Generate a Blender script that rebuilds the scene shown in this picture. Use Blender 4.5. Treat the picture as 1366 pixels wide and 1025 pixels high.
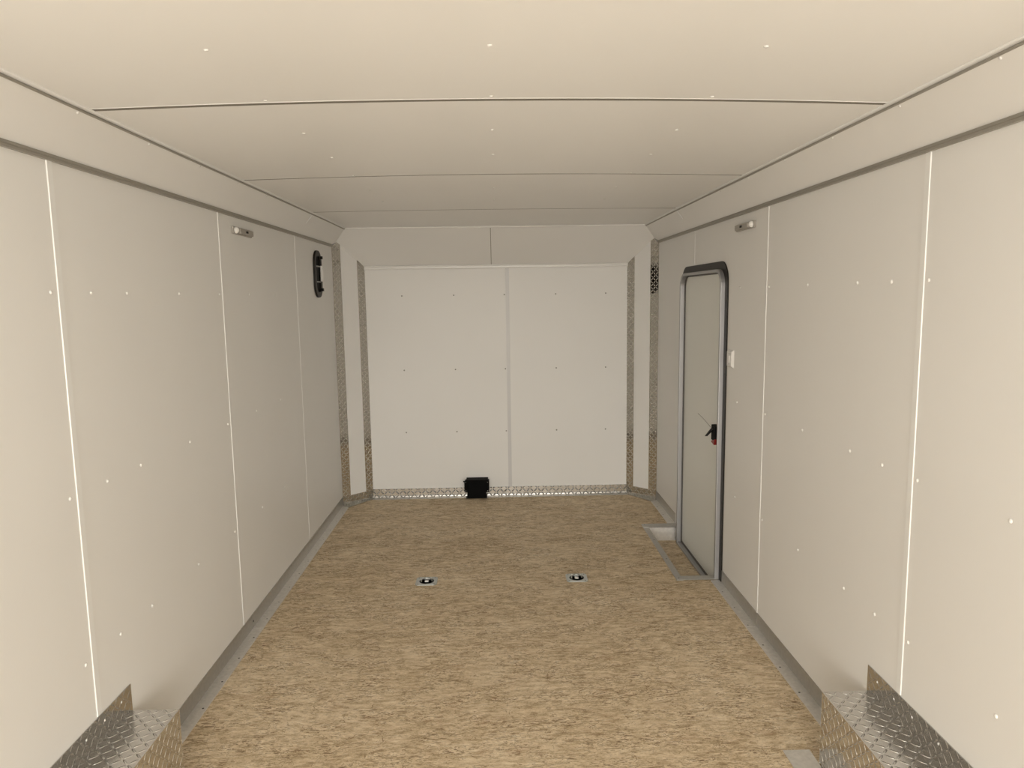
import bpy, math, random
from mathutils import Matrix, Vector, Euler
random.seed(7)
for o in list(bpy.data.objects): bpy.data.objects.remove(o)
SC = bpy.context.scene
COL = SC.collection

# ------------------------------------------------------------ camera
F_PX = 970.2
YAW, PITCH, ROLL = 0.0230, 0.1274, -0.0141
cam_d = bpy.data.cameras.new('camera')
cam = bpy.data.objects.new('camera', cam_d); COL.objects.link(cam)
cam.location = (-0.001, 0.0, 1.587)
cam_d.sensor_fit = 'HORIZONTAL'; cam_d.sensor_width = 36.0
cam_d.lens = F_PX / 1366 * 36.0
cam_d.shift_x = -4.04 / 1366
cam_d.shift_y = 8.16 / 1366
cam_d.clip_start = 0.02; cam_d.clip_end = 200
base = Matrix(((1, 0, 0), (0, 0, -1), (0, 1, 0)))       # camera looking along +Y, up +Z
Ry = Matrix.Rotation(-ROLL, 3, 'Y'); Rx = Matrix.Rotation(-PITCH, 3, 'X'); Rz = Matrix.Rotation(-YAW, 3, 'Z')
cam.rotation_euler = (Rz @ Rx @ Ry @ base).to_euler()
SC.camera = cam

# ------------------------------------------------------------ world: open daylight behind the trailer
wd = bpy.data.worlds.new('daylight'); SC.world = wd; wd.use_nodes = True
nt = wd.node_tree; nt.nodes.clear()
wo = nt.nodes.new('ShaderNodeOutputWorld'); bg = nt.nodes.new('ShaderNodeBackground')
tc = nt.nodes.new('ShaderNodeTexCoord'); sx = nt.nodes.new('ShaderNodeSeparateXYZ')
rp = nt.nodes.new('ShaderNodeValToRGB')
SKY = (1.00, 0.955, 0.87, 1); GROUND = (1.00, 0.935, 0.835, 1)
mr = nt.nodes.new('ShaderNodeMapRange'); mr.inputs[1].default_value = -1; mr.inputs[2].default_value = 1
nt.links.new(tc.outputs['Generated'], sx.inputs[0]); nt.links.new(sx.outputs[2], mr.inputs[0])
nt.links.new(mr.outputs[0], rp.inputs[0]); nt.links.new(rp.outputs[0], bg.inputs[0])
# paved ground below, hazy bright horizon, calmer sky overhead
for pos, tint, lum in ((0.0, GROUND, 1.35), (.34, GROUND, 1.35), (.43, GROUND, .90), (.49, GROUND, .85), (.51, SKY, 1.70), (.58, SKY, 1.70), (.66, SKY, 1.05), (1.0, SKY, .80)):
    if pos == 0.0: e_ = rp.color_ramp.elements[0]
    elif pos == 1.0: e_ = rp.color_ramp.elements[-1]
    else: e_ = rp.color_ramp.elements.new(pos)
    e_.position = pos; e_.color = (tint[0] * lum, tint[1] * lum, tint[2] * lum, 1)
bg.inputs[1].default_value = 1.0
nt.links.new(bg.outputs[0], wo.inputs[0])
REAR = -2.0                               # y of the open rear door
# the open rear doorway, as a light portal for the world behind it
pl = bpy.data.lights.new('rear_doorway_portal', 'AREA'); pl.shape = 'RECTANGLE'; pl.size = 2.40; pl.size_y = 2.10
pl.cycles.is_portal = True
po = bpy.data.objects.new('rear_doorway_portal', pl); COL.objects.link(po)
po.location = (0, REAR + 0.0, 1.05); po.rotation_euler = (math.radians(90), 0, 0)

SC.view_settings.view_transform = 'Standard'; SC.view_settings.look = 'None'
SC.view_settings.gamma = 1; SC.view_settings.use_curve_mapping = False
SC.view_settings.exposure = 2.55

# ------------------------------------------------------------ trailer dimensions (metres)
W = 1.22; D1 = 5.509; DF = 5.709; XF = 1.02; XC = 1.117
ZW = 1.973; ZC = 2.117; ZFT = 1.835; TT = 0.070
CE = (1.10, 5.45, 2.106); MI = (1.19, 5.539, 2.012)
Y0 = REAR

# ------------------------------------------------------------ materials
def mat(name, base=(.8, .8, .8), rough=.5, metal=0.0, spec=.5, coat=0):
    m = bpy.data.materials.new(name); m.use_nodes = True
    b = m.node_tree.nodes['Principled BSDF']
    b.inputs['Base Color'].default_value = (*base, 1); b.inputs['Roughness'].default_value = rough
    b.inputs['Metallic'].default_value = metal; b.inputs['Specular IOR Level'].default_value = spec
    b.inputs['Coat Weight'].default_value = coat
    return m
class NT:
    def __init__(s, m): s.t = m.node_tree; s.b = s.t.nodes['Principled BSDF']
    def n(s, k, **kw):
        x = s.t.nodes.new(k)
        for a, v in kw.items(): setattr(x, a, v)
        return x
    def l(s, a, b): s.t.links.new(a, b)
    def put(s, node, i, v):
        if hasattr(v, 'is_output') or hasattr(v, 'links'): s.l(v, node.inputs[i])
        else: node.inputs[i].default_value = v
    def m(s, op, a, b=None, c=None, clamp=False):
        x = s.n('ShaderNodeMath', operation=op, use_clamp=clamp); s.put(x, 0, a)
        if b is not None: s.put(x, 1, b)
        if c is not None: s.put(x, 2, c)
        return x.outputs[0]
    def mapping(s, vec, scale=(1, 1, 1), rot=(0, 0, 0), loc=(0, 0, 0)):
        x = s.n('ShaderNodeMapping'); s.l(vec, x.inputs[0])
        x.inputs['Scale'].default_value = scale; x.inputs['Rotation'].default_value = rot; x.inputs['Location'].default_value = loc
        return x.outputs[0]
    def noise(s, vec, scale, detail=4, rough=.5, dist=0):
        x = s.n('ShaderNodeTexNoise'); s.l(vec, x.inputs['Vector'])
        x.inputs['Scale'].default_value = scale; x.inputs['Detail'].default_value = detail
        x.inputs['Roughness'].default_value = rough; x.inputs['Distortion'].default_value = dist
        return x.outputs['Fac']
    def ramp(s, fac, stops, interp='LINEAR'):
        x = s.n('ShaderNodeValToRGB'); s.l(fac, x.inputs[0]); r = x.color_ramp; r.interpolation = interp
        while len(r.elements) > 1: r.elements.remove(r.elements[-1])
        r.elements[0].position = stops[0][0]; c = stops[0][1]; r.elements[0].color = (*c, 1) if len(c) == 3 else c
        for p, c in stops[1:]:
            e = r.elements.new(p); e.color = (*c, 1) if len(c) == 3 else c
        return x.outputs[0]
    def mix(s, f, a, b, mode='MIX'):
        x = s.n('ShaderNodeMix', data_type='RGBA', blend_type=mode)
        s.put(x, 0, f)
        for i, v in ((6, a), (7, b)):
            if isinstance(v, tuple): x.inputs[i].default_value = (*v, 1)
            else: s.l(v, x.inputs[i])
        return x.outputs[2]
    def bump(s, h, dist=.001, strength=1.0):
        x = s.n('ShaderNodeBump'); s.l(h, x.inputs['Height']); x.inputs['Distance'].default_value = dist
        x.inputs['Strength'].default_value = strength
        s.l(x.outputs[0], s.b.inputs['Normal'])
def obj_co(N): return N.n('ShaderNodeTexCoord').outputs['Object']
def uv_co(N): return N.n('ShaderNodeTexCoord').outputs['UV']

def panel_mat(name, base, rough=.42, spec=.45):
    m = mat(name, base, rough, spec=spec); N = NT(m); co = obj_co(N)
    a = N.noise(co, 1.3, 2)
    lo = tuple(c * .985 for c in base); hi = tuple(min(1, c * 1.01) for c in base)
    N.l(N.ramp(a, [(.3, lo), (.7, hi)]), N.b.inputs['Base Color'])
    N.bump(N.noise(N.mapping(co, (9, 9, 2)), 1, 2), .0015, .3)
    return m
M = {}
M['wall'] = panel_mat('white_vinyl_panel', (.835, .828, .812))
M['ceil'] = panel_mat('white_ceiling_panel', (.885, .877, .86), .38)
M['cove'] = panel_mat('white_cove_panel', (.825, .815, .797), .38)
M['door'] = panel_mat('door_skin', (.80, .81, .775), .42)
M['batten'] = mat('white_seam_strip', (.86, .86, .85), .35)
M['screw'] = mat('white_screw_head', (.86, .85, .83), .25, spec=.6)
M['gscrew'] = mat('grey_screw_head', (.30, .29, .27), .35, .6)
M['bscrew'] = mat('dark_screw_head', (.03, .03, .03), .4, .3)
M['black'] = mat('black_plastic', (.004, .004, .004), .5, spec=.15)
M['rubber'] = mat('black_door_flange', (.014, .012, .010), .45, spec=.25)
M['blacksteel'] = mat('black_powder_coated_steel', (.002, .002, .002), .6, spec=.08)
M['batten_grey'] = mat('pale_grey_strip', (.66, .655, .655), .35)
M['seal'] = mat('dark_grey_seal', (.10, .095, .09), .6)
M['white'] = mat('white_plastic', (.82, .81, .79), .3)
M['lens'] = mat('frosted_white_lens', (.88, .87, .85), .2, spec=.6)
M['greyplastic'] = mat('grey_lamp_base', (.38, .355, .32), .45)
M['red'] = mat('red_plastic', (.22, .010, .008), .45)
M['zinc'] = mat('zinc_plated_steel', (.50, .52, .51), .30, 1.0)
M['pan'] = mat('dull_zinc_pan', (.42, .43, .42), .5, .9)
M['bright'] = mat('bright_zinc_bar', (.80, .81, .80), .38, .6)
M['dark'] = mat('dark_recess', (.05, .05, .045), .6, .5)
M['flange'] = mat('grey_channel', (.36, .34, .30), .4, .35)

def brushed(name, base, rough, speck=.0):
    m = mat(name, base, rough, 1.0); N = NT(m); co = obj_co(N)
    a = N.noise(co, 60, 4, .6)
    N.l(N.ramp(a, [(.3, tuple(c * .86 for c in base)), (.7, base)]), N.b.inputs['Base Color'])
    r = N.m('MULTIPLY_ADD', N.noise(co, 25, 3), .16, rough - .08); N.l(r, N.b.inputs['Roughness'])
    N.bump(N.noise(co, 40, 3), .0006, .35)
    return m
M['alu'] = brushed('mill_finish_aluminium', (.60, .59, .57), .34)
M['ring'] = mat('satin_aluminium_frame', (.42, .42, .43), .48, .8)

def tread_mat(name, base=(.70, .69, .67), rough=.13, p=.024, dist=.005):
    m = mat(name, base, rough, 1.0); N = NT(m); uv = uv_co(N)
    s = N.n('ShaderNodeSeparateXYZ'); N.l(uv, s.inputs[0])
    u = N.m('DIVIDE', s.outputs[0], p); v = N.m('DIVIDE', s.outputs[1], p)
    fu = N.m('SUBTRACT', N.m('FRACT', u), .5); fv = N.m('SUBTRACT', N.m('FRACT', v), .5)
    par = N.m('FLOORED_MODULO', N.m('ADD', N.m('FLOOR', u), N.m('FLOOR', v)), 2)
    sg = N.m('MULTIPLY_ADD', par, -2, 1); sv = N.m('MULTIPLY', sg, fv)
    a = N.m('MULTIPLY', N.m('ADD', fu, sv), .7071); b = N.m('MULTIPLY', N.m('SUBTRACT', fu, sv), .7071)
    a2 = N.m('POWER', N.m('DIVIDE', N.m('ABSOLUTE', a), .55), 2); b2 = N.m('POWER', N.m('DIVIDE', N.m('ABSOLUTE', b), .15), 2)
    h = N.m('SUBTRACT', 1, N.m('ADD', a2, b2)); h = N.m('MAXIMUM', h, 0); h = N.m('POWER', h, .6)
    co = obj_co(N)
    h = N.m('ADD', h, N.m('MULTIPLY', N.noise(co, 22, 1), .05))
    N.bump(h, dist, 1.0)
    N.l(N.m('MULTIPLY_ADD', N.noise(co, 40, 3), .12, rough - .05), N.b.inputs['Roughness'])
    return m
M['tread'] = tread_mat('polished_tread_plate')
M['tread_soft'] = tread_mat('worn_tread_plate', (.62, .61, .58), .20)
M['tread_top'] = tread_mat('satin_tread_plate', (.72, .705, .685), .22, .026, .0048)
M['tread_strip'] = tread_mat('mirror_tread_plate', (.68, .66, .62), .06, .022, .0060)
M['tread_front'] = tread_mat('bright_tread_plate', (.76, .75, .73), .24, .030, .014)
M['alu_light'] = brushed('lit_tone_aluminium', (.90, .885, .86), .50)  # same aluminium, lightened for what the floor leg reflects
M['alu_dark'] = brushed('shade_tone_aluminium', (.56, .55, .53), .38)  # same aluminium, darkened for the upright leg's dimmer reflection
M['alu_dim'] = brushed('dark_grey_aluminium', (.42, .40, .37), .5)  # darker, rough aluminium for the front floor flange
M['seam_shade'] = mat('joint_shadow', (.22, .20, .175), .7)  # dark tone painted in for the shadow along the ceiling seams
M['tread_wall'] = tread_mat('smooth_tread_plate', (.60, .59, .57), .16, .024, .0022)

def osb_mat():
    m = mat('oriented_strand_board', (.3, .2, .12), .62, spec=.25); N = NT(m); co0 = obj_co(N)
    # warp
    wn = N.n('ShaderNodeTexNoise'); N.l(co0, wn.inputs['Vector']); wn.inputs['Scale'].default_value = 9; wn.inputs['Detail'].default_value = 2
    sub = N.n('ShaderNodeVectorMath', operation='SUBTRACT'); N.l(wn.outputs['Color'], sub.inputs[0]); sub.inputs[1].default_value = (.5, .5, .5)
    scl = N.n('ShaderNodeVectorMath', operation='SCALE'); N.l(sub.outputs[0], scl.inputs[0]); scl.inputs['Scale'].default_value = .035
    add = N.n('ShaderNodeVectorMath', operation='ADD'); N.l(co0, add.inputs[0]); N.l(scl.outputs[0], add.inputs[1]); co = add.outputs[0]
    def flakes(rot, sc, seed):
        v = N.n('ShaderNodeTexVoronoi', feature='F1', voronoi_dimensions='2D')
        N.l(N.mapping(co, sc, (0, 0, rot), (seed, seed * 2.3, 0)), v.inputs['Vector']); v.inputs['Scale'].default_value = 1
        s = N.n('ShaderNodeSeparateColor'); N.l(v.outputs['Color'], s.inputs[0])
        return s.outputs[0], v.outputs['Distance']
    f1, d1 = flakes(.15, (26, 75, 1), 1.3); f2, d2 = flakes(-.45, (24, 80, 1), 5.1); f3, d3 = flakes(.95, (30, 95, 1), 9.7); f4, d4 = flakes(-1.1, (34, 90, 1), 3.9)
    g1 = N.noise(N.mapping(co, (48, 118, 1), (0, 0, .08)), 1, 5, .72)      # wood grain
    g2 = N.noise(N.mapping(co, (75, 150, 1), (0, 0, -.6)), 1, 4, .7)
    g3 = N.noise(N.mapping(co0, (170, 260, 1)), 1, 2, .6)
    mid = N.noise(N.mapping(co, (12, 22, 1), (0, 0, .1)), 1, 6, .7, .6)
    big = N.noise(N.mapping(co0, (1.6, 3.2, 1)), 1, 4, .6)
    t = N.m('MULTIPLY', f1, .07)
    t = N.m('ADD', t, N.m('MULTIPLY', f2, .09)); t = N.m('ADD', t, N.m('MULTIPLY', f3, .06)); t = N.m('ADD', t, N.m('MULTIPLY', f4, .05))
    t = N.m('ADD', t, N.m('MULTIPLY', g1, .27)); t = N.m('ADD', t, N.m('MULTIPLY', g2, .20)); t = N.m('ADD', t, N.m('MULTIPLY', g3, .20))
    t = N.m('ADD', t, N.m('MULTIPLY', N.m('SUBTRACT', mid, .5), .24))
    t = N.m('ADD', t, N.m('MULTIPLY', N.m('SUBTRACT', big, .5), .22))
    col = N.ramp(t, [(.27, (.30, .21, .12)), (.36, (.47, .355, .22)), (.45, (.66, .53, .355)), (.54, (.78, .655, .475)), (.66, (.88, .78, .62))])
    # short dark chips lying at all angles
    k = None
    for rot, sc, sd, lo in ((.25, (38, 200, 1), 3, .615), (-.6, (40, 190, 1), 8, .625), (1.15, (44, 170, 1), 13, .645), (-1.3, (50, 160, 1), 21, .645), (.05, (20, 130, 1), 55, .645), (.35, (11, 95, 1), 71, .665), (-.4, (13, 100, 1), 83, .668), (1.0, (16, 90, 1), 95, .675), (0, (110, 130, 1), 34, .65)):
        c_ = N.ramp(N.noise(N.mapping(co0, sc, (0, 0, rot), (sd, sd * 1.7, 0)), 1, 2, .5), [(lo, (0, 0, 0)), (lo + .022, (1, 1, 1))])
        k = c_ if k is None else N.m('MAXIMUM', k, c_)
    clus = N.ramp(N.noise(N.mapping(co0, (6, 10, 1), (0, 0, 0), (4, 4, 0)), 1, 3), [(.38, (.12, .12, .12)), (.6, (1, 1, 1))])
    col = N.mix(N.m('MULTIPLY', N.m('MULTIPLY', k, clus), .85), col, (.17, .10, .05))
    # long curved strand edges: narrow iso-lines of a warped noise, broken up by a second one
    for sc, rot, w_, thr in (((8, 22, 1), .2, .007, .54), ((15, 30, 1), -.5, .010, .55), ((12, 14, 1), .9, .007, .57)):
        wl_ = N.noise(N.mapping(co, sc, (0, 0, rot), (2, 9, 0)), 1, 2, .5, 1.0)
        ln = N.m('LESS_THAN', N.m('ABSOLUTE', N.m('SUBTRACT', wl_, .56)), w_)
        br_ = N.m('GREATER_THAN', N.noise(N.mapping(co0, (14, 14, 1), (0, 0, 0), (5, 3 + rot, 0)), 1, 2), thr)
        col = N.mix(N.m('MULTIPLY', N.m('MULTIPLY', ln, br_), .65), col, (.24, .145, .07))
    # reddish resin patches
    rd = N.ramp(N.noise(N.mapping(co0, (7, 15, 1), (0, 0, 0), (7, 2, 0)), 1, 5, .7), [(.56, (0, 0, 0)), (.72, (1, 1, 1))])
    col = N.mix(N.m('MULTIPLY', rd, .55), col, (.45, .29, .17))
    N.l(col, N.b.inputs['Base Color'])
    N.bump(N.m('ADD', t, N.m('MULTIPLY', k, -.5)), .0012, .5)
    return m
M['osb'] = osb_mat()

# ------------------------------------------------------------ mesh helpers
class MB:
    def __init__(s): s.v = []; s.f = []
    def face(s, pts):
        i = len(s.v); s.v += [tuple(p) for p in pts]; s.f.append(tuple(range(i, i + len(pts)))); return s
    def box(s, x0, x1, y0, y1, z0, z1):
        i = len(s.v)
        s.v += [(x, y, z) for z in (z0, z1) for y in (y0, y1) for x in (x0, x1)]
        for q in ((0, 2, 3, 1), (4, 5, 7, 6), (0, 1, 5, 4), (2, 6, 7, 3), (0, 4, 6, 2), (1, 3, 7, 5)): s.f.append(tuple(i + k for k in q))
        return s
    def prism(s, poly, vec):
        """extrude a 3D polygon by vec"""
        n = len(poly); i = len(s.v); vec = Vector(vec)
        s.v += [tuple(p) for p in poly] + [tuple(Vector(p) + vec) for p in poly]
        s.f.append(tuple(i + k for k in reversed(range(n)))); s.f.append(tuple(i + n + k for k in range(n)))
        for k in range(n):
            j = (k + 1) % n; s.f.append((i + k, i + j, i + n + j, i + n + k))
        return s
    def lathe(s, prof, c=(0, 0, 0), axis='Z', seg=20, M3=None):
        i = len(s.v); c = Vector(c)
        for r, h in prof:
            for k in range(seg):
                a = 2 * math.pi * k / seg; p = Vector((r * math.cos(a), r * math.sin(a), h))
                if M3 is not None: p = M3 @ p
                s.v.append(tuple(c + p))
        for j in range(len(prof) - 1):
            for k in range(seg):
                a = i + j * seg + k; b = i + j * seg + (k + 1) % seg
                s.f.append((a, b, b + seg, a + seg))
        s.f.append(tuple(i + k for k in reversed(range(seg)))); s.f.append(tuple(i + (len(prof) - 1) * seg + k for k in range(seg)))
        return s
    def tube(s, pts, r, seg=8, closed=False):
        pts = [Vector(p) for p in pts]; n = len(pts); i = len(s.v); up = None
        for k, p in enumerate(pts):
            if closed: d = (pts[(k + 1) % n] - pts[k - 1])
            else: d = (pts[min(k + 1, n - 1)] - pts[max(k - 1, 0)])
            d.normalize()
            if up is None:
                up = d.orthogonal().normalized()
            up = (up - d * up.dot(d)).normalized(); w = d.cross(up)
            for q in range(seg):
                a = 2 * math.pi * q / seg; s.v.append(tuple(p + (up * math.cos(a) + w * math.sin(a)) * r))
        for k in range(n if closed else n - 1):
            for q in range(seg):
                a = i + k * seg + q; b = i + k * seg + (q + 1) % seg; kk = (k + 1) % n
                s.f.append((a, b, i + kk * seg + (q + 1) % seg, i + kk * seg + q))
        if not closed:
            s.f.append(tuple(i + q for q in reversed(range(seg)))); s.f.append(tuple(i + (n - 1) * seg + q for q in range(seg)))
        return s
    def ringprism(s, outer, inner, vec):
        n = len(outer); i = len(s.v); vec = Vector(vec)
        for L_ in (outer, inner): s.v += [tuple(p) for p in L_]
        for L_ in (outer, inner): s.v += [tuple(Vector(p) + vec) for p in L_]
        for k in range(n):
            j = (k + 1) % n; o, n2, o2, i2 = i, i + n, i + 2 * n, i + 3 * n
            s.f += [(o + j, o + k, n2 + k, n2 + j), (o2 + k, o2 + j, i2 + j, i2 + k), (o + k, o + j, o2 + j, o2 + k), (n2 + j, n2 + k, i2 + k, i2 + j)]
        return s
def link(name, mb, m, parent=None, bevel=0, smooth=False):
    me = bpy.data.meshes.new(name)
    # local origin at the base centre of the mesh for top-level objects without a parent
    vs = [Vector(p) for p in mb.v]
    if parent is None:
        o = Vector(((min(p.x for p in vs) + max(p.x for p in vs)) / 2, (min(p.y for p in vs) + max(p.y for p in vs)) / 2, min(p.z for p in vs)))
    else:
        o = Vector(parent_world(parent))
    me.from_pydata([tuple(p - o) for p in vs], [], mb.f); me.update()
    uvl = me.uv_layers.new(name='UVMap')
    for pol in me.polygons:
        n = pol.normal
        u = Vector((0, 0, 1)).cross(n)
        if u.length < .2: u = Vector((1, 0, 0))
        u.normalize(); v = n.cross(u)
        for li in pol.loop_indices:
            p = me.vertices[me.loops[li].vertex_index].co + o
            uvl.data[li].uv = (p.dot(u), p.dot(v))
        pol.use_smooth = smooth
    me.materials.append(m)
    ob = bpy.data.objects.new(name, me); COL.objects.link(ob)
    if parent is None: ob.location = o
    else: ob.parent = parent
    if bevel:
        b = ob.modifiers.new('bevel', 'BEVEL'); b.width = bevel; b.segments = 2; b.limit_method = 'ANGLE'
    return ob
def parent_world(p):
    v = Vector(p.location)
    while p.parent is not None:
        p = p.parent; v += Vector(p.location)
    return v
def tag(o, label, cat=None, group=None, kind=None):
    if label: o['label'] = label
    if cat: o['category'] = cat
    if group: o['group'] = group
    if kind: o['kind'] = kind
    return o
def empty(name, loc, label, cat, group=None, kind=None):
    o = bpy.data.objects.new(name, None); COL.objects.link(o); o.location = loc; o.empty_display_size = .05
    return tag(o, label, cat, group, kind)
def struct(name, mb, m, label, cat, bevel=0):
    return tag(link(name, mb, m, None, bevel), label, cat, kind='structure')
def rounded(cy, cz, hy, hz, r, x, seg=8, rb=None):
    """rounded rectangle in the plane x=const, list of 3D points"""
    pts = []
    for sy, sz, a0 in ((1, 1, 0), (-1, 1, 90), (-1, -1, 180), (1, -1, 270)):
        q = r if (sz > 0 or rb is None) else rb
        for k in range(seg + 1):
            a = math.radians(a0 + 90 * k / seg)
            pts.append((x, cy + sy * (hy - q) + q * math.cos(a), cz + sz * (hz - q) + q * math.sin(a)))
    return pts

# ------------------------------------------------------------ floor
def grid_rects(x0, x1, y0, y1, holes):
    xs = sorted({x0, x1, *[h[0] for h in holes], *[h[1] for h in holes]}); ys = sorted({y0, y1, *[h[2] for h in holes], *[h[3] for h in holes]})
    for a, b in zip(xs, xs[1:]):
        for c, d in zip(ys, ys[1:]):
            mx, my = (a + b) / 2, (c + d) / 2
            if not any(h[0] < mx < h[1] and h[2] < my < h[3] for h in holes): yield a, b, c, d
PIT = (1.012, W + .03, 3.925, 4.815); PZ = -.092
RX = .424; RY = 3.945; RH = .046
holes = [PIT] + [(s * RX - RH, s * RX + RH, RY - RH, RY + RH) for s in (-1, 1)]
mb = MB()
for a, b, c, d in grid_rects(-W - .03, W + .03, Y0, DF + .03, holes): mb.box(a, b, c, d, -.03, 0)
fl = struct('floor', mb, M['osb'], 'brown strand board floor running the whole length of the trailer', 'floor')
mb = MB().box(-W - .039, W + .039, Y0, DF + .25, -.16, -.115)
struct('trim_1', mb, M['dark'], 'dark underside of the trailer floor, below the step well', 'trim')

# ------------------------------------------------------------ walls
def wall(name, mb, m, label): return struct(name, mb, m, label, 'wall')
wl = wall('wall_left', MB().box(-W - .04, -W, Y0, D1 + .002, -.11, 2.2).box(-W - .07, -W - .04, Y0, DF + .3, -.16, 2.24), M['wall'], 'white panelled long wall on the left side of the trailer')
DY0, DY1, DZ0, DZ1 = 3.885, 4.745, -.085, 1.715
mb = MB().box(W + .04, W + .07, Y0, DF + .3, -.16, 2.24).box(W, W + .04, Y0, DY0, -.11, 2.2).box(W, W + .04, DY1, D1 + .002, -.11, 2.2).box(W, W + .04, DY0, DY1, DZ1, 2.2).box(W, W + .04, DY0, DY1, -.11, DZ0)
wr = wall('wall_right', mb, M['wall'], 'white panelled long wall on the right, with the narrow door in it')
wf = wall('wall_front', MB().box(-XF - .01, XF + .01, DF, DF + .04, -.11, 2.2).box(-W - .07, W + .07, DF + .26, DF + .3, -.16, 2.24), M['wall'], 'white front end wall facing the camera, with one seam near its middle')
for s, nm in ((-1, 'left'), (1, 'right')):
    poly = [(s * W, D1, -.11), (s * XF, DF, -.11), (s * XF, DF, ZFT), (s * MI[0], MI[1], MI[2]), (s * W, D1, ZW)]
    if s < 0: poly = poly[::-1]
    wall('wall_front_' + nm, MB().prism(poly, (s * .03, .03, 0)), M['wall'], 'narrow white angled corner wall at the front %s of the trailer' % nm)

# ------------------------------------------------------------ ceiling with a slight crown
def crown(y):
    P = [(-9, .020), (2.1, .020), (3.33, .0155), (4.55, .006), (5.4, 0), (9, 0)]
    for (a, p), (b, q) in zip(P, P[1:]):
        if a <= y <= b: return p + (q - p) * (y - a) / (b - a)
def ceil_edge(y):
    t = max(0, min(1, (y - 4.5) / .95)); return ZC - .011 * t * t
def ceil_half(y):
    t = max(0, min(1, (y - 4.5) / .95)); return XC + (CE[0] - XC) * t * t
def ceil_z(x, y):
    return ceil_edge(y) + crown(y) * (1 - min(1, (x / XC) ** 2))
NX = 24; ys = [Y0 + (CE[1] - Y0) * k / 44 for k in range(45)]
mb = MB()
rows = []
for y in ys:
    row = []
    for k in range(NX + 1):
        x = ceil_half(y) * (2 * k / NX - 1); row.append(len(mb.v)); mb.v.append((x, y, ceil_z(x, y)))
    rows.append(row)
for a, b in zip(rows, rows[1:]):
    for k in range(NX): mb.f.append((a[k], b[k], b[k + 1], a[k + 1]))
base_n = len(mb.v); mb.v += [(x, y, z + .03) for x, y, z in mb.v[:base_n]]
mb.f += [tuple(base_n + i for i in reversed(f)) for f in mb.f[:]]
mb.box(-W - .07, W + .07, Y0, DF + .3, 2.24, 2.28)
ce = struct('ceiling', mb, M['ceil'], 'white gently crowned panel ceiling with three cross seams', 'ceiling')
for p in ce.data.polygons: p.use_smooth = len(ce.data.polygons) - p.index > 6
def seam_ceiling(y, w=.012, t=.0022):
    mb = MB(); n = 24
    for k in range(n):
        x0 = ceil_half(y) * (2 * k / n - 1) ; x1 = ceil_half(y) * (2 * (k + 1) / n - 1)
        z0, z1 = ceil_z(x0, y), ceil_z(x1, y)
        i = len(mb.v)
        mb.v += [(x0, y - w / 2, z0), (x1, y - w / 2, z1), (x1, y + w / 2, z1), (x0, y + w / 2, z0),
                 (x0, y - w / 2 + .001, z0 - t), (x1, y - w / 2 + .001, z1 - t), (x1, y + w / 2 - .001, z1 - t), (x0, y + w / 2 - .001, z0 - t)]
        mb.f += [(i, i + 1, i + 5, i + 4), (i + 4, i + 5, i + 6, i + 7), (i + 3, i + 7, i + 6, i + 2)]
    return mb
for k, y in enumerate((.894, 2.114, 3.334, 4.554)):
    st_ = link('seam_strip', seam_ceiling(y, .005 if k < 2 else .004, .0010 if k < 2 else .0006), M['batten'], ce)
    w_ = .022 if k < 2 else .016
    link('seam_shadow_strip', seam_ceiling(y + (.005 if k < 2 else .004) / 2 + w_ / 2, w_, .0005), M['seam_shade'], st_)  # no opening here: the joint's shadow is a dark strip laid on

# coves
for s, nm, n in ((-1, 'left', 2), (1, 'right', 3)):
    mb = MB(); seg = 6
    A = [(s * (W - .006), 1.990), (s * XC, ZC)]
    cs = []
    for st in range(12):
        y = Y0 + (5.539 - Y0) * st / 11
        row = []
        for k in range(seg + 1):
            t = k / seg
            if st < 11:
                hx, hz = ceil_half(min(y, 5.3)), ceil_edge(min(y, 5.3))
                x = (W - .006) * (1 - t) + hx * t; z = 1.990 * (1 - t) + hz * t
                x += .007 * math.sin(math.pi * t); z += .007 * math.sin(math.pi * t); yy = y
            else:
                pts = [(W - .004, D1 + .005, 1.990), MI, CE]
                tt = t * 2.0
                if t <= 1 / 6: q = tt * 3; a, b = pts[0], pts[1]; x, yy, z = [a[i] + (b[i] - a[i]) * q for i in range(3)]
                else: q = (t - 1 / 6) / (5 / 6); a, b = pts[1], pts[2]; x, yy, z = [a[i] + (b[i] - a[i]) * q for i in range(3)]
            row.append(len(mb.v)); mb.v.append((s * x, yy, z))
        cs.append(row)
    for a, b in zip(cs, cs[1:]):
        for k in range(seg):
            f = (a[k], a[k + 1], b[k + 1], b[k]); mb.f.append(f if s < 0 else f[::-1])
    o = struct('trim_%d' % n, mb, M['cove'], 'white slanted cove panel between the %s wall and the ceiling' % nm, 'cove panel')
    for p in o.data.polygons: p.use_smooth = True
    if s < 0: cove_l = o
    else: cove_r = o
mb = MB()
pts = [(-XF, DF, ZFT), (XF, DF, ZFT), (MI[0], MI[1], MI[2]), (CE[0], CE[1], CE[2]), (-CE[0], CE[1], CE[2]), (-MI[0], MI[1], MI[2])]
mb.prism([pts[i] for i in (0, 1, 2, 3, 4, 5)], (0, .03, .03))
cove_f = struct('trim_4', mb, M['cove'], 'white sloped cove panel above the front wall, split by one fine seam', 'cove panel')
dv = Vector((0, CE[1] - DF, CE[2] - ZFT))
mb = MB(); a = Vector((-.040, DF, ZFT)); nrm = Vector((0, -1, -1)).normalized() * .0012
mb.prism([a + Vector((-.0025, 0, 0)), a + Vector((.0025, 0, 0)), a + Vector((.0025, 0, 0)) + dv, a + Vector((-.0025, 0, 0)) + dv], nrm)
link('seam_strip', mb, M['flange'], cove_f)

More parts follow.
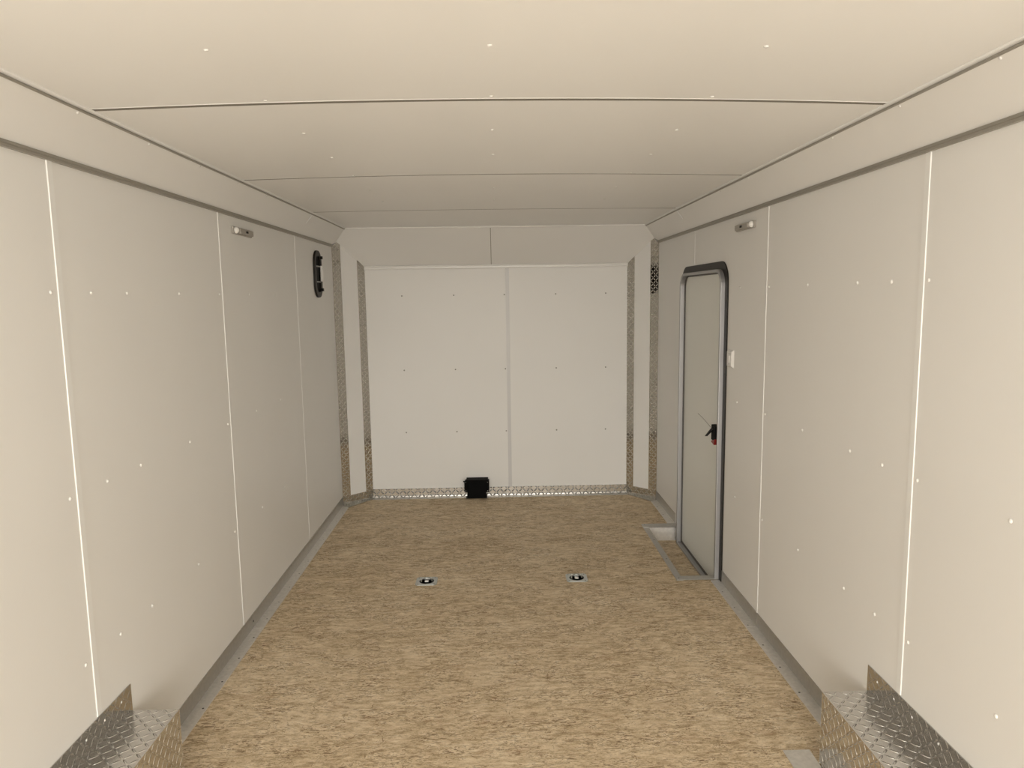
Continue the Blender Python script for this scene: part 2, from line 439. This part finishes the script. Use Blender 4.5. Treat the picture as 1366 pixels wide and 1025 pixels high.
# channels and beads along the joints
for s, nm, n in ((-1, 'left', 5), (1, 'right', 6)):
    mb = MB(); x = s * W
    mb.box(*sorted((x, x - s * .010)), Y0, D1 - .01, 1.974, 1.992)
    mb.box(*sorted((x, x - s * .014)), Y0, D1 - .01, 1.983, 1.987)
    struct('trim_%d' % n, mb, M['flange'], 'grey channel strip along the top edge of the %s wall' % nm, 'trim')
for s, nm, n in ((-1, 'left', 7), (1, 'right', 8)):
    yl = [Y0 + (CE[1] - Y0) * k / 30 for k in range(31)]
    mb = MB().tube([(s * (ceil_half(y) - .002), y, ceil_edge(y) - .001) for y in yl], .0048, 8)
    mb2 = MB().tube([(s * (ceil_half(y) + .0075), y, ceil_edge(y) - .0095) for y in yl], .0042, 6)  # grey tube standing in for the shadow line under the bead
    bead = struct('trim_%d' % n, mb, M['batten'], 'thin white bead along the %s edge of the ceiling' % nm, 'trim')
    link('bead_shadow_line', mb2, M['flange'], bead)
mb = MB().tube([(-CE[0], CE[1], CE[2] - .005), (CE[0], CE[1], CE[2] - .005)], .0075, 8)
struct('trim_9', mb, M['screw'], 'thin white bead across the front edge of the ceiling', 'trim')
mb = MB().box(-XF, XF, DF - .006, DF, ZFT - .020, ZFT).tube([(-XF, DF - .006, ZFT - .021), (XF, DF - .006, ZFT - .021)], .0045, 8).tube([(-XF, DF - .008, ZFT - .001), (XF, DF - .008, ZFT - .001)], .0055, 8)
struct('trim_10', mb, M['screw'], 'white double-edged strip along the top of the front wall', 'trim')

# wall seams
def wall_batten(s, y, w, t, z0, z1):
    x = s * W
    # near edge of the strip lies at y, strip runs away from the doorway
    mb = MB()
    poly = [(x, y, z0), (x - s * t, y + .0015, z0), (x - s * t, y + w - .0015, z0), (x, y + w, z0)]
    if s > 0: poly = poly[::-1]
    mb.prism(poly, (0, 0, z1 - z0)); return mb
for s, par in ((-1, wl), (1, wr)):
    for k, y in enumerate((-.372, .848, 2.068, 3.288, 4.508)):
        w, t = ((.026, .0028) if k < 3 else ((.013, .0024) if k == 3 else (.009, .0016)))
        z0 = TT
        if k in (1, 2): z0 = .355
        if s > 0 and k == 4: z0 = 1.77
        link('seam_strip', wall_batten(s, y, w, t, z0, 1.975), M['batten'], par)
link('seam_strip', MB().box(.068, .095, DF - .003, DF, TT + .004, ZFT - .024), M['batten_grey'], wf)

# screws: one dome mesh, copied
def dome_mesh(name, r, h, m, axis):
    R = {'-X': Matrix.Rotation(-math.pi / 2, 3, 'Y'), 'X': Matrix.Rotation(math.pi / 2, 3, 'Y'), '-Y': Matrix.Rotation(math.pi / 2, 3, 'X'), '-Z': Matrix.Rotation(math.pi, 3, 'X'), 'Z': Matrix.Identity(3)}[axis]
    mb = MB().lathe([(r, 0), (r * .95, h * .35), (r * .7, h * .75), (r * .35, h * .97), (r * .08, h)], seg=14, M3=R)
    me = bpy.data.meshes.new(name); me.from_pydata(mb.v, [], mb.f); me.update()
    for p in me.polygons: p.use_smooth = True
    me.materials.append(m); return me
def put(me, name, parent, loc):
    o = bpy.data.objects.new(name, me); COL.objects.link(o); o.parent = parent
    o.location = Vector(loc) - parent_world(parent); return o
sl = dome_mesh('screw', .0062, .0042, M['screw'], 'X'); sr = dome_mesh('screw', .0062, .0042, M['screw'], '-X')
sf = dome_mesh('screw', .0058, .003, M['gscrew'], '-Y'); sc_ = dome_mesh('screw', .0060, .003, M['screw'], '-Z')
YS = [1.650, 2.040, 2.236, 2.450, 2.848, 3.257, 3.650, 4.055]
for y in YS:
    for z in (1.617, 1.037, .537):
        if y == 1.650 and z > 1.5: continue
        yl_ = y - .003 if y < 2.1 else y
        put(sl, 'screw', wl, (-W, yl_ if y != 1.650 else 1.62, z))
        if y < 3.7: put(sr, 'screw', wr, (W, y + .008, z + .001))
for x in (-.738, -.336, .057, .458, .849):
    for z in (1.607, 1.027, .530): put(sf, 'screw', wf, (x, DF, z))
for y in (1.683, 2.092, 2.49, 2.90, 3.315, 3.73, 4.14):
    for x in (-.625, -.007, .606):
        if abs(x) < .1 and y == 3.315: continue
        put(sc_, 'screw', ce, (x, y, ceil_z(x, y)))
for s, cv in ((-1, cove_l), (1, cove_r)):
    n = Vector((-s * .81, 0, -.58)); R = n.to_track_quat('Z', 'Y').to_matrix()
    mb = MB().lathe([(.0052, 0), (.005, .001), (.0035, .0024), (.0005, .003)], seg=12, M3=R)
    me = bpy.data.meshes.new('screw'); me.from_pydata(mb.v, [], mb.f); me.materials.append(M['screw'])
    for y in (1.68, 2.09, 2.50, 2.91, 3.32, 3.73):
        t = .86; put(me, 'screw', cv, (s * ((W - .006) * (1 - t) + XC * t + .003), y, 1.990 * (1 - t) + ZC * t + .003))
    # splice in the cove panel
    a = Vector((s * (XC + .005), 4.60, ZC - .004)); b = Vector((s * (XC + .052), 4.60, ZC - .062))
    off = Vector((-s * .0025, 0, -.002))
    link('seam_strip', MB().prism([a, b, b + Vector((0, .008, 0)), a + Vector((0, .008, 0))], off), M['batten'], cv)

# ------------------------------------------------------------ metal baseboards
FW = .055
mbf = MB()
def angle_base(mb, s, y0, y1, th=.003):
    mb.box(*sorted((s * W, s * (W - th))), y0, y1, 0, TT)
    mbf.box(*sorted((s * (W - th), s * (W - FW))), y0, y1, 0, th)
mb = MB(); angle_base(mb, -1, Y0, .545); angle_base(mb, -1, 2.265, 3.395); angle_base(mb, -1, 3.397, D1, .0042)
bl = struct('baseboard_left', mb, M['alu_dark'], 'grey aluminium angle strip along the foot of the left wall', 'baseboard')
put(dome_mesh('screw', .006, .002, M['bscrew'], 'X'), 'screw', bl, (-W + .004, 3.41, .035))
link('floor_flange', mbf, M['alu_light'], bl)
mbf = MB(); mb = MB(); angle_base(mb, 1, Y0, .545); angle_base(mb, 1, 2.265, 3.285); angle_base(mb, 1, 3.286, 3.862, .0042); angle_base(mb, 1, 4.90, D1)
br = struct('baseboard_right', mb, M['alu_dark'], 'grey aluminium angle strip along the foot of the right wall, broken by the door', 'baseboard')
link('floor_flange', mbf, M['alu_light'], br)
fd = dome_mesh('screw', .004, .0012, M['bscrew'], 'Z')
for y in [2.7 + .2 * k for k in range(14)]:
    put(fd, 'screw', bl, (-W + .040, y, .0035))
    if y < 3.85 or y > 4.95: put(fd, 'screw', br, (W - .040, y, .0035))
mb = MB().box(-XF, XF, DF - .004, DF, 0, TT + .004).box(-XF, XF, DF - .012, DF - .004, 0, .010)
bf = struct('baseboard_front', mb, M['tread_front'], 'shiny diamond plate strip along the foot of the front wall', 'baseboard')
link('floor_flange', MB().box(-XF, XF, DF - .052, DF - .012, 0, .004), M['alu_dim'], bf)
for s, nm in ((-1, 'left'), (1, 'right')):
    a = Vector((s * W, D1, 0)); b = Vector((s * XF, DF, 0)); n = Vector((-s, -1, 0)).normalized()
    mb = MB(); up = Vector((0, 0, TT))
    q = [a, b, b + n * .004, a + n * .004]
    mb.prism(q if s > 0 else q[::-1], up)
    q = [a + Vector((0, -.02, 0)), a, b, b + Vector((0, -.052, 0)), a + Vector((-s * .055, -.062, 0))]
    mb.prism(q if s > 0 else q[::-1], (0, 0, .0045))
    struct('baseboard_front_' + nm, mb, M['tread_soft'], 'dull diamond plate foot strip on the front %s angled corner' % nm, 'baseboard')

# vertical corner strips of polished plate
def corner_strip(s, which):
    mb = MB(); n = Vector((-s, -1, 0)).normalized() * .0035; th = .0035
    a = Vector((s * W, D1, 0)); b = Vector((s * XF, DF, 0)); d = (b - a).normalized(); L_ = (b - a).length
    if which == 'outer':
        p0, p1 = a, a + d * .072; h0, h1 = 1.973, 2.045 - .0
        zt0 = ZW + .003; zt1 = 2.008 - .0
        q = [Vector((p0.x, p0.y, 0)), Vector((p1.x, p1.y, 0)), Vector((p1.x, p1.y, 1.994)), Vector((s * MI[0], MI[1], MI[2] - .002)), Vector((p0.x, p0.y, ZW))]
        mb.prism(q if s < 0 else q[::-1], n)
    else:
        p0, p1 = b - d * .066, b
        zz = ZFT + (p1 - p0).length * .7071 * 1.04
        q = [Vector((p0.x, p0.y, 0)), Vector((p1.x, p1.y, 0)), Vector((p1.x, p1.y, ZFT)), Vector((p0.x, p0.y, zz))]
        i0 = len(mb.v)
        mb.prism(q if s < 0 else q[::-1], n)
        if s > 0:                         # outer edge lifted to steer this strip's reflection towards the vent
            for j in range(i0 + 4, i0 + 8):
                vx = Vector(mb.v[j]) - n
                if (Vector((vx.x, vx.y, 0)) - p0).length < .01: mb.v[j] = tuple(Vector(mb.v[j]) + n * .45)
    return mb
k = 11
for s, nm in ((-1, 'left'), (1, 'right')):
    for w_, wn_ in (('outer', 'against the %s long wall' % nm), ('inner', 'against the front wall')):
        struct('trim_%d' % k, corner_strip(s, w_), M['tread_strip'], 'polished diamond plate corner strip on the %s angled corner, %s' % (nm, wn_), 'corner trim'); k += 1

# ------------------------------------------------------------ step well beside the door
pit = tag(link('step_well_floor', MB().box(PIT[0] - .02, W, PIT[2] - .02, PIT[3] + .02, PZ - .02, PZ), M['osb']), 'sunken strand board tread of the step well in front of the door', 'step')
e = empty('step_well_edging', (1.1, 4.37, 0), 'grey aluminium edging framing the sunken step in front of the door', 'edging')
th = .0035
link('floor_flange', MB().box(.978, PIT[0] + .003, 3.872, 4.885, 0, th).box(.978, 1.245 - .025, 3.872, PIT[2] + .003, th * .9, th * 1.9).box(.978, W, PIT[3] - .003, 4.885, th * .9, th * 1.9), M['alu'], e, .0008)
link('far_riser', MB().box(PIT[0], W, PIT[3] - .004, PIT[3], PZ, .001), M['alu_light'], e)
link('side_riser', MB().box(PIT[0], PIT[0] + .003, PIT[2], PIT[3], PZ, .001), M['alu'], e)
link('near_riser', MB().box(PIT[0], W, PIT[2], PIT[2] + .003, PZ, .001), M['alu'], e)
for (x, y) in ((.995, 3.90), (.995, 4.2), (.995, 4.55), (.995, 4.86)): put(fd, 'screw', e, (x, y, .0065))
tag(link('corner_bracket', MB().box(W - .012, W - .002, PIT[3] - .022, PIT[3] - .006, PZ, -.002), M['blacksteel'], e), 'short black bracket in the far corner of the well')

# ------------------------------------------------------------ door
dr = empty('door_1', (W, 4.315, DZ0), 'narrow off-white door with rounded top, black flange and grey metal frame', 'door', kind='structure')
cy, cz = (DY0 + DY1) / 2, (DZ0 + DZ1) / 2; hy, hz = (DY1 - DY0) / 2, (DZ1 - DZ0) / 2
link('door_panel', MB().prism(rounded(cy, cz, hy, hz, .085, W + .004, 8, .004)[::-1], (.03, 0, 0)), M['door'], dr, 0)
out = rounded(cy, cz, hy + .050, hz + .048, .115, W - .007, 8, .006); inn = rounded(cy, cz, hy - .002, hz - .002, .082, W - .007, 8, .004)
zb = .004
fl_mb = MB().ringprism(out, inn, (.007, 0, 0))
fl_ob = link('wall_flange', fl_mb, M['rubber'], dr, .0015)
out = rounded(cy, cz, hy + .008, hz + .006, .090, W - .030, 8, .006); inn = rounded(cy, cz, hy - .010, hz - .010, .076, W - .030, 8, .004)
rg = link('frame', MB().ringprism(out, inn, (.036, 0, 0)), M['ring'], dr, .003)
out = rounded(cy, cz, hy - .010, hz - .010, .076, W - .004, 8, .004); inn = rounded(cy, cz, hy - .018, hz - .018, .070, W - .004, 8, .003)
link('weather_seal', MB().ringprism(out, inn, (.008, 0, 0)), M['seal'], dr)
ds = dome_mesh('screw', .0055, .002, M['bscrew'], '-X')
for (y, z) in ((4.62, 1.74), (4.14, 1.74), (3.86, 1.55), (3.86, 1.16), (3.86, .8), (3.86, .45), (3.86, .15)): put(ds, 'screw', fl_ob, (W - .007, y, z))
# latch
lt = link('latch', MB().box(W - .028, W + .004, 3.925, 4.005, .775, .862), M['blacksteel'], dr, .004)
link('lever', MB().prism([(W - .030, 4.000, .842), (W - .030, 3.960, .842), (W - .050, 4.025, .790), (W - .050, 4.055, .784)], (.008, 0, 0)), M['black'], lt, .001)
tag(link('release_tab', MB().prism([(W - .034, 3.918, .792), (W - .034, 3.980, .774), (W - .034, 3.980, .765), (W - .034, 3.93, .757)][::-1], (.022, 0, 0)), M['red'], lt, .002), 'red tab at the foot of the latch')
link('cable_tie', MB().tube([(W - .03, 3.99, .842), (W - .045, 4.04, .868), (W - .058, 4.09, .890), (W - .066, 4.14, .902)], .0013, 6), M['gscrew'], lt)
link('door_sill', MB().box(W - .020, W + .0, PIT[2] + .003, PIT[3] - .03, PZ, PZ + .012), M['alu'], dr)

# ------------------------------------------------------------ switch plate right of the door
sw = empty('light_switch', (W, 3.767, 1.21), 'small white switch plate on the right wall beside the door', 'light switch')
o_ = [(W, 3.722, 1.203), (W, 3.812, 1.203), (W, 3.812, 1.298), (W, 3.722, 1.298)]
mb = MB(); i_ = [(W - .013, 3.732, 1.213), (W - .013, 3.802, 1.213), (W - .013, 3.802, 1.288), (W - .013, 3.722 + .01, 1.288)]
mb.v += o_ + i_
for a in range(4): b = (a + 1) % 4; mb.f.append((a, a + 4, b + 4, b))
mb.f += [(4, 7, 6, 5), (0, 1, 2, 3)]
link('plate', mb, M['white'], sw, .0008)
link('rocker', MB().box(W - .0165, W - .012, 3.752, 3.782, 1.232, 1.269), M['white'], sw, .0015)
for z in (1.224, 1.277): put(dome_mesh('screw', .003, .0012, M['gscrew'], '-X'), 'screw', sw, (W - .013, 3.767, z))

# ------------------------------------------------------------ bar lamps high on both walls
for s, nm in ((-1, 'left'), (1, 'right')):
    lp = empty('wall_lamp', (s * W, 3.58, 1.90), 'small grey bar lamp with white domed end, high on the %s wall' % nm, 'wall lamp', None)
    x = s * W
    link('base', MB().box(*sorted((x, x - s * .010)), 3.452, 3.708, 1.896, 1.930), M['greyplastic'], lp, .002)
    mb = MB(); n = 10; prof = []
    link('housing', MB().box(*sorted((x - s * .010, x - s * .022)), 3.515, 3.698, 1.900, 1.926), M['greyplastic'], lp, .004)
    R = Matrix.Rotation(-s * math.pi / 2, 3, 'Y')
    d_ = link('lens', MB().lathe([(.0145, .0), (.0155, .006), (.0135, .013), (.008, .018), (.001, .020)], c=(x - s * .008, 3.476, 1.913), seg=20, M3=R), M['lens'], lp, 0, True)
    link('switch', MB().box(*sorted((x - s * .022, x - s * .026)), 3.590, 3.612, 1.908, 1.918), M['black'], lp, .001)

# ------------------------------------------------------------ black side vent on the left wall
vt = empty('wall_vent', (-W, 5.035, 1.60), 'tall black rounded air vent on the left wall near the front corner', 'vent')
vy, vz = 5.030, 1.760
out = rounded(vy, vz, .098, .158, .085, -W); inn = rounded(vy, vz, .062, .120, .050, -W)
link('frame', MB().ringprism(out[::-1], inn[::-1], (.014, 0, 0)), M['rubber'], vt, .003)
link('scoop', MB().prism(rounded(vy, vz, .062, .120, .050, -W + .001), (.003, 0, 0)), M['blacksteel'], vt)
for z in (1.708, 1.812): link('cross_bar', MB().box(-W + .003, -W + .012, vy - .062, vy + .062, z - .004, z + .004), M['gscrew'], vt, .001)
for z in (1.655, 1.872): link('knob', MB().box(-W + .010, -W + .028, vy + .050, vy + .072, z - .010, z + .010), M['black'], vt, .002)
tag(link('slide_plate', MB().box(-W + .003, -W + .028, vy + .062, vy + .070, 1.712, 1.818), M['white'], vt, .002), 'white plate on the far edge of the vent')

# ------------------------------------------------------------ black box at the foot of the front wall
bx = empty('winch_box', (-.184, DF - .05, .004), 'black steel box on the floor at the middle of the front wall', 'box')
link('body', MB().box(-.262, -.112, DF - .070, DF - .004, .004, .150), M['blacksteel'], bx, .002)
link('lid', MB().box(-.268, -.096, DF - .088, DF - .004, .150, .156), M['blacksteel'], bx, .001)
link('front_lip', MB().box(-.276, -.092, DF - .092, DF - .086, .138, .156), M['blacksteel'], bx, .001)
link('hinge_pin', MB().tube([(-.292, DF - .086, .144), (-.262, DF - .086, .144)], .005, 10), M['blacksteel'], bx)
for xa, xb in ((-.284, -.262), (-.112, -.088)):
    fo = link('side_flange', MB().box(xa, xb, DF - .078, DF - .074, .052, .146), M['blacksteel'], bx, .001)
    link('bracket', MB().box(min(xa, xb) + .004, max(xa, xb), DF - .075, DF - .004, .060, .140), M['blacksteel'], bx, .001)
    for z in (.064, .134):
        put(dome_mesh('bolt', .0035, .002, M['zinc'], '-Y'), 'bolt', fo, ((xa + xb) / 2, DF - .078, z))
link('foot_plate', MB().box(-.272, -.104, DF - .080, DF - .004, .0045, .0085), M['blacksteel'], bx)

# ------------------------------------------------------------ recessed tie-down rings
def tie_down(x, label):
    e = empty('tie_down_ring', (x, RY, 0), label, 'tie-down ring', 'recessed tie-downs in the floor')
    h = .060; c = .012; r = .041
    outer = []; inner = []
    n = 32
    for k in range(n):
        a = 2 * math.pi * (k + .5) / n; ca, sa = math.cos(a), math.sin(a)
        m_ = max(abs(ca), abs(sa)); q = h / m_; px_, py_ = q * ca, q * sa
        if abs(px_) > h - c and abs(py_) > h - c:
            t_ = (2 * h - c) / (abs(ca) + abs(sa)); px_, py_ = t_ * ca, t_ * sa
        outer.append((x + px_, RY + py_, .0005)); inner.append((x + r * ca, RY + r * sa, .0005))
    pt = link('plate', MB().ringprism(outer, inner, (0, 0, .004)), M['zinc'], e, .001)
    link('pan', MB().lathe([(.0455, -.030), (.0455, -.020), (.024, -.022), (.030, -.018), (.041, .002), (.0425, .002)][::-1], c=(x, RY, 0), seg=32), M['pan'], e, 0, True)
    pts = []
    for k in range(24):
        a = 2 * math.pi * k / 24; yy = math.sin(a) * .028
        pts.append((x + math.cos(a) * .030, RY + max(yy, -.030) - .002 + (.006 if yy > .02 else 0), .000 + (.010 if yy > 0 else -.004)))
    link('ring', MB().tube(pts, .0042, 8, True), M['zinc'], e, 0, True)
    link('clip', MB().box(x - .028, x + .028, RY + .028, RY + .037, -.006, .011), M['bright'], e, .002)
    link('strap', MB().box(x - .011, x + .011, RY - .012, RY + .014, -.002, .006), M['bright'], e, .002)
    zs = dome_mesh('screw', .0045, .002, M['gscrew'], 'Z')
    for a in (-1, 1):
        for b in (-1, 1): put(zs, 'screw', pt, (x + a * .045, RY + b * .045, .0045))
tie_down(-RX, 'recessed zinc tie-down ring in the floor, left of centre')
tie_down(RX, 'recessed zinc tie-down ring in the floor, right of centre, nearer the door')

# ------------------------------------------------------------ wheel well covers
WX = 1.065; WZ = .261; WY = 2.262; WY0 = .55
for s, nm in ((-1, 'left'), (1, 'right')):
    e = empty('wheel_well_cover', (s * (WX + W) / 2, (WY + WY0) / 2, 0), 'diamond plate wheel well cover standing against the %s wall' % nm, 'wheel well cover')
    xa, xb = sorted((s * WX, s * (W - .0035)))
    link('top_plate', MB().box(xa, xb, WY0, WY, WZ - .003, WZ), M['tread_top'], e)
    xs = sorted((s * WX, s * (WX + .003)))
    link('side_plate', MB().box(xs[0], xs[1], WY0, WY - .001, 0.001, WZ - .003), M['tread'], e)
    link('end_plate', MB().box(xa + .003, xb - .003, WY - .004, WY - .001, .004, WZ - .003), M['tread_soft'], e)
    xs = sorted((s * W, s * (W - .003)))
    wp = link('wall_plate', MB().prism([(s * (W - .0006), WY0, WZ - .02), (s * (W - .0006), WY, WZ - .02), (s * (W - .0006), WY, .353), (s * (W - .0006), WY0, .353)][::-s], (-s * .003, 0, 0)), M['tread_wall'], e)
    rv = dome_mesh('rivet', .004, .002, M['screw'], 'X' if s < 0 else '-X')
    for y in (2.20, 2.10, 2.00, 1.87, 1.74, 1.6): put(rv, 'rivet', wp, (s * (W - .003), y, .325))
tag(link('floor_plate', MB().box(.970, WX - .001, 1.2, 2.336, .0005, .004), M['alu_light'], None, .0008), 'flat grey steel plate on the floor beside the right wheel well cover', 'floor plate')
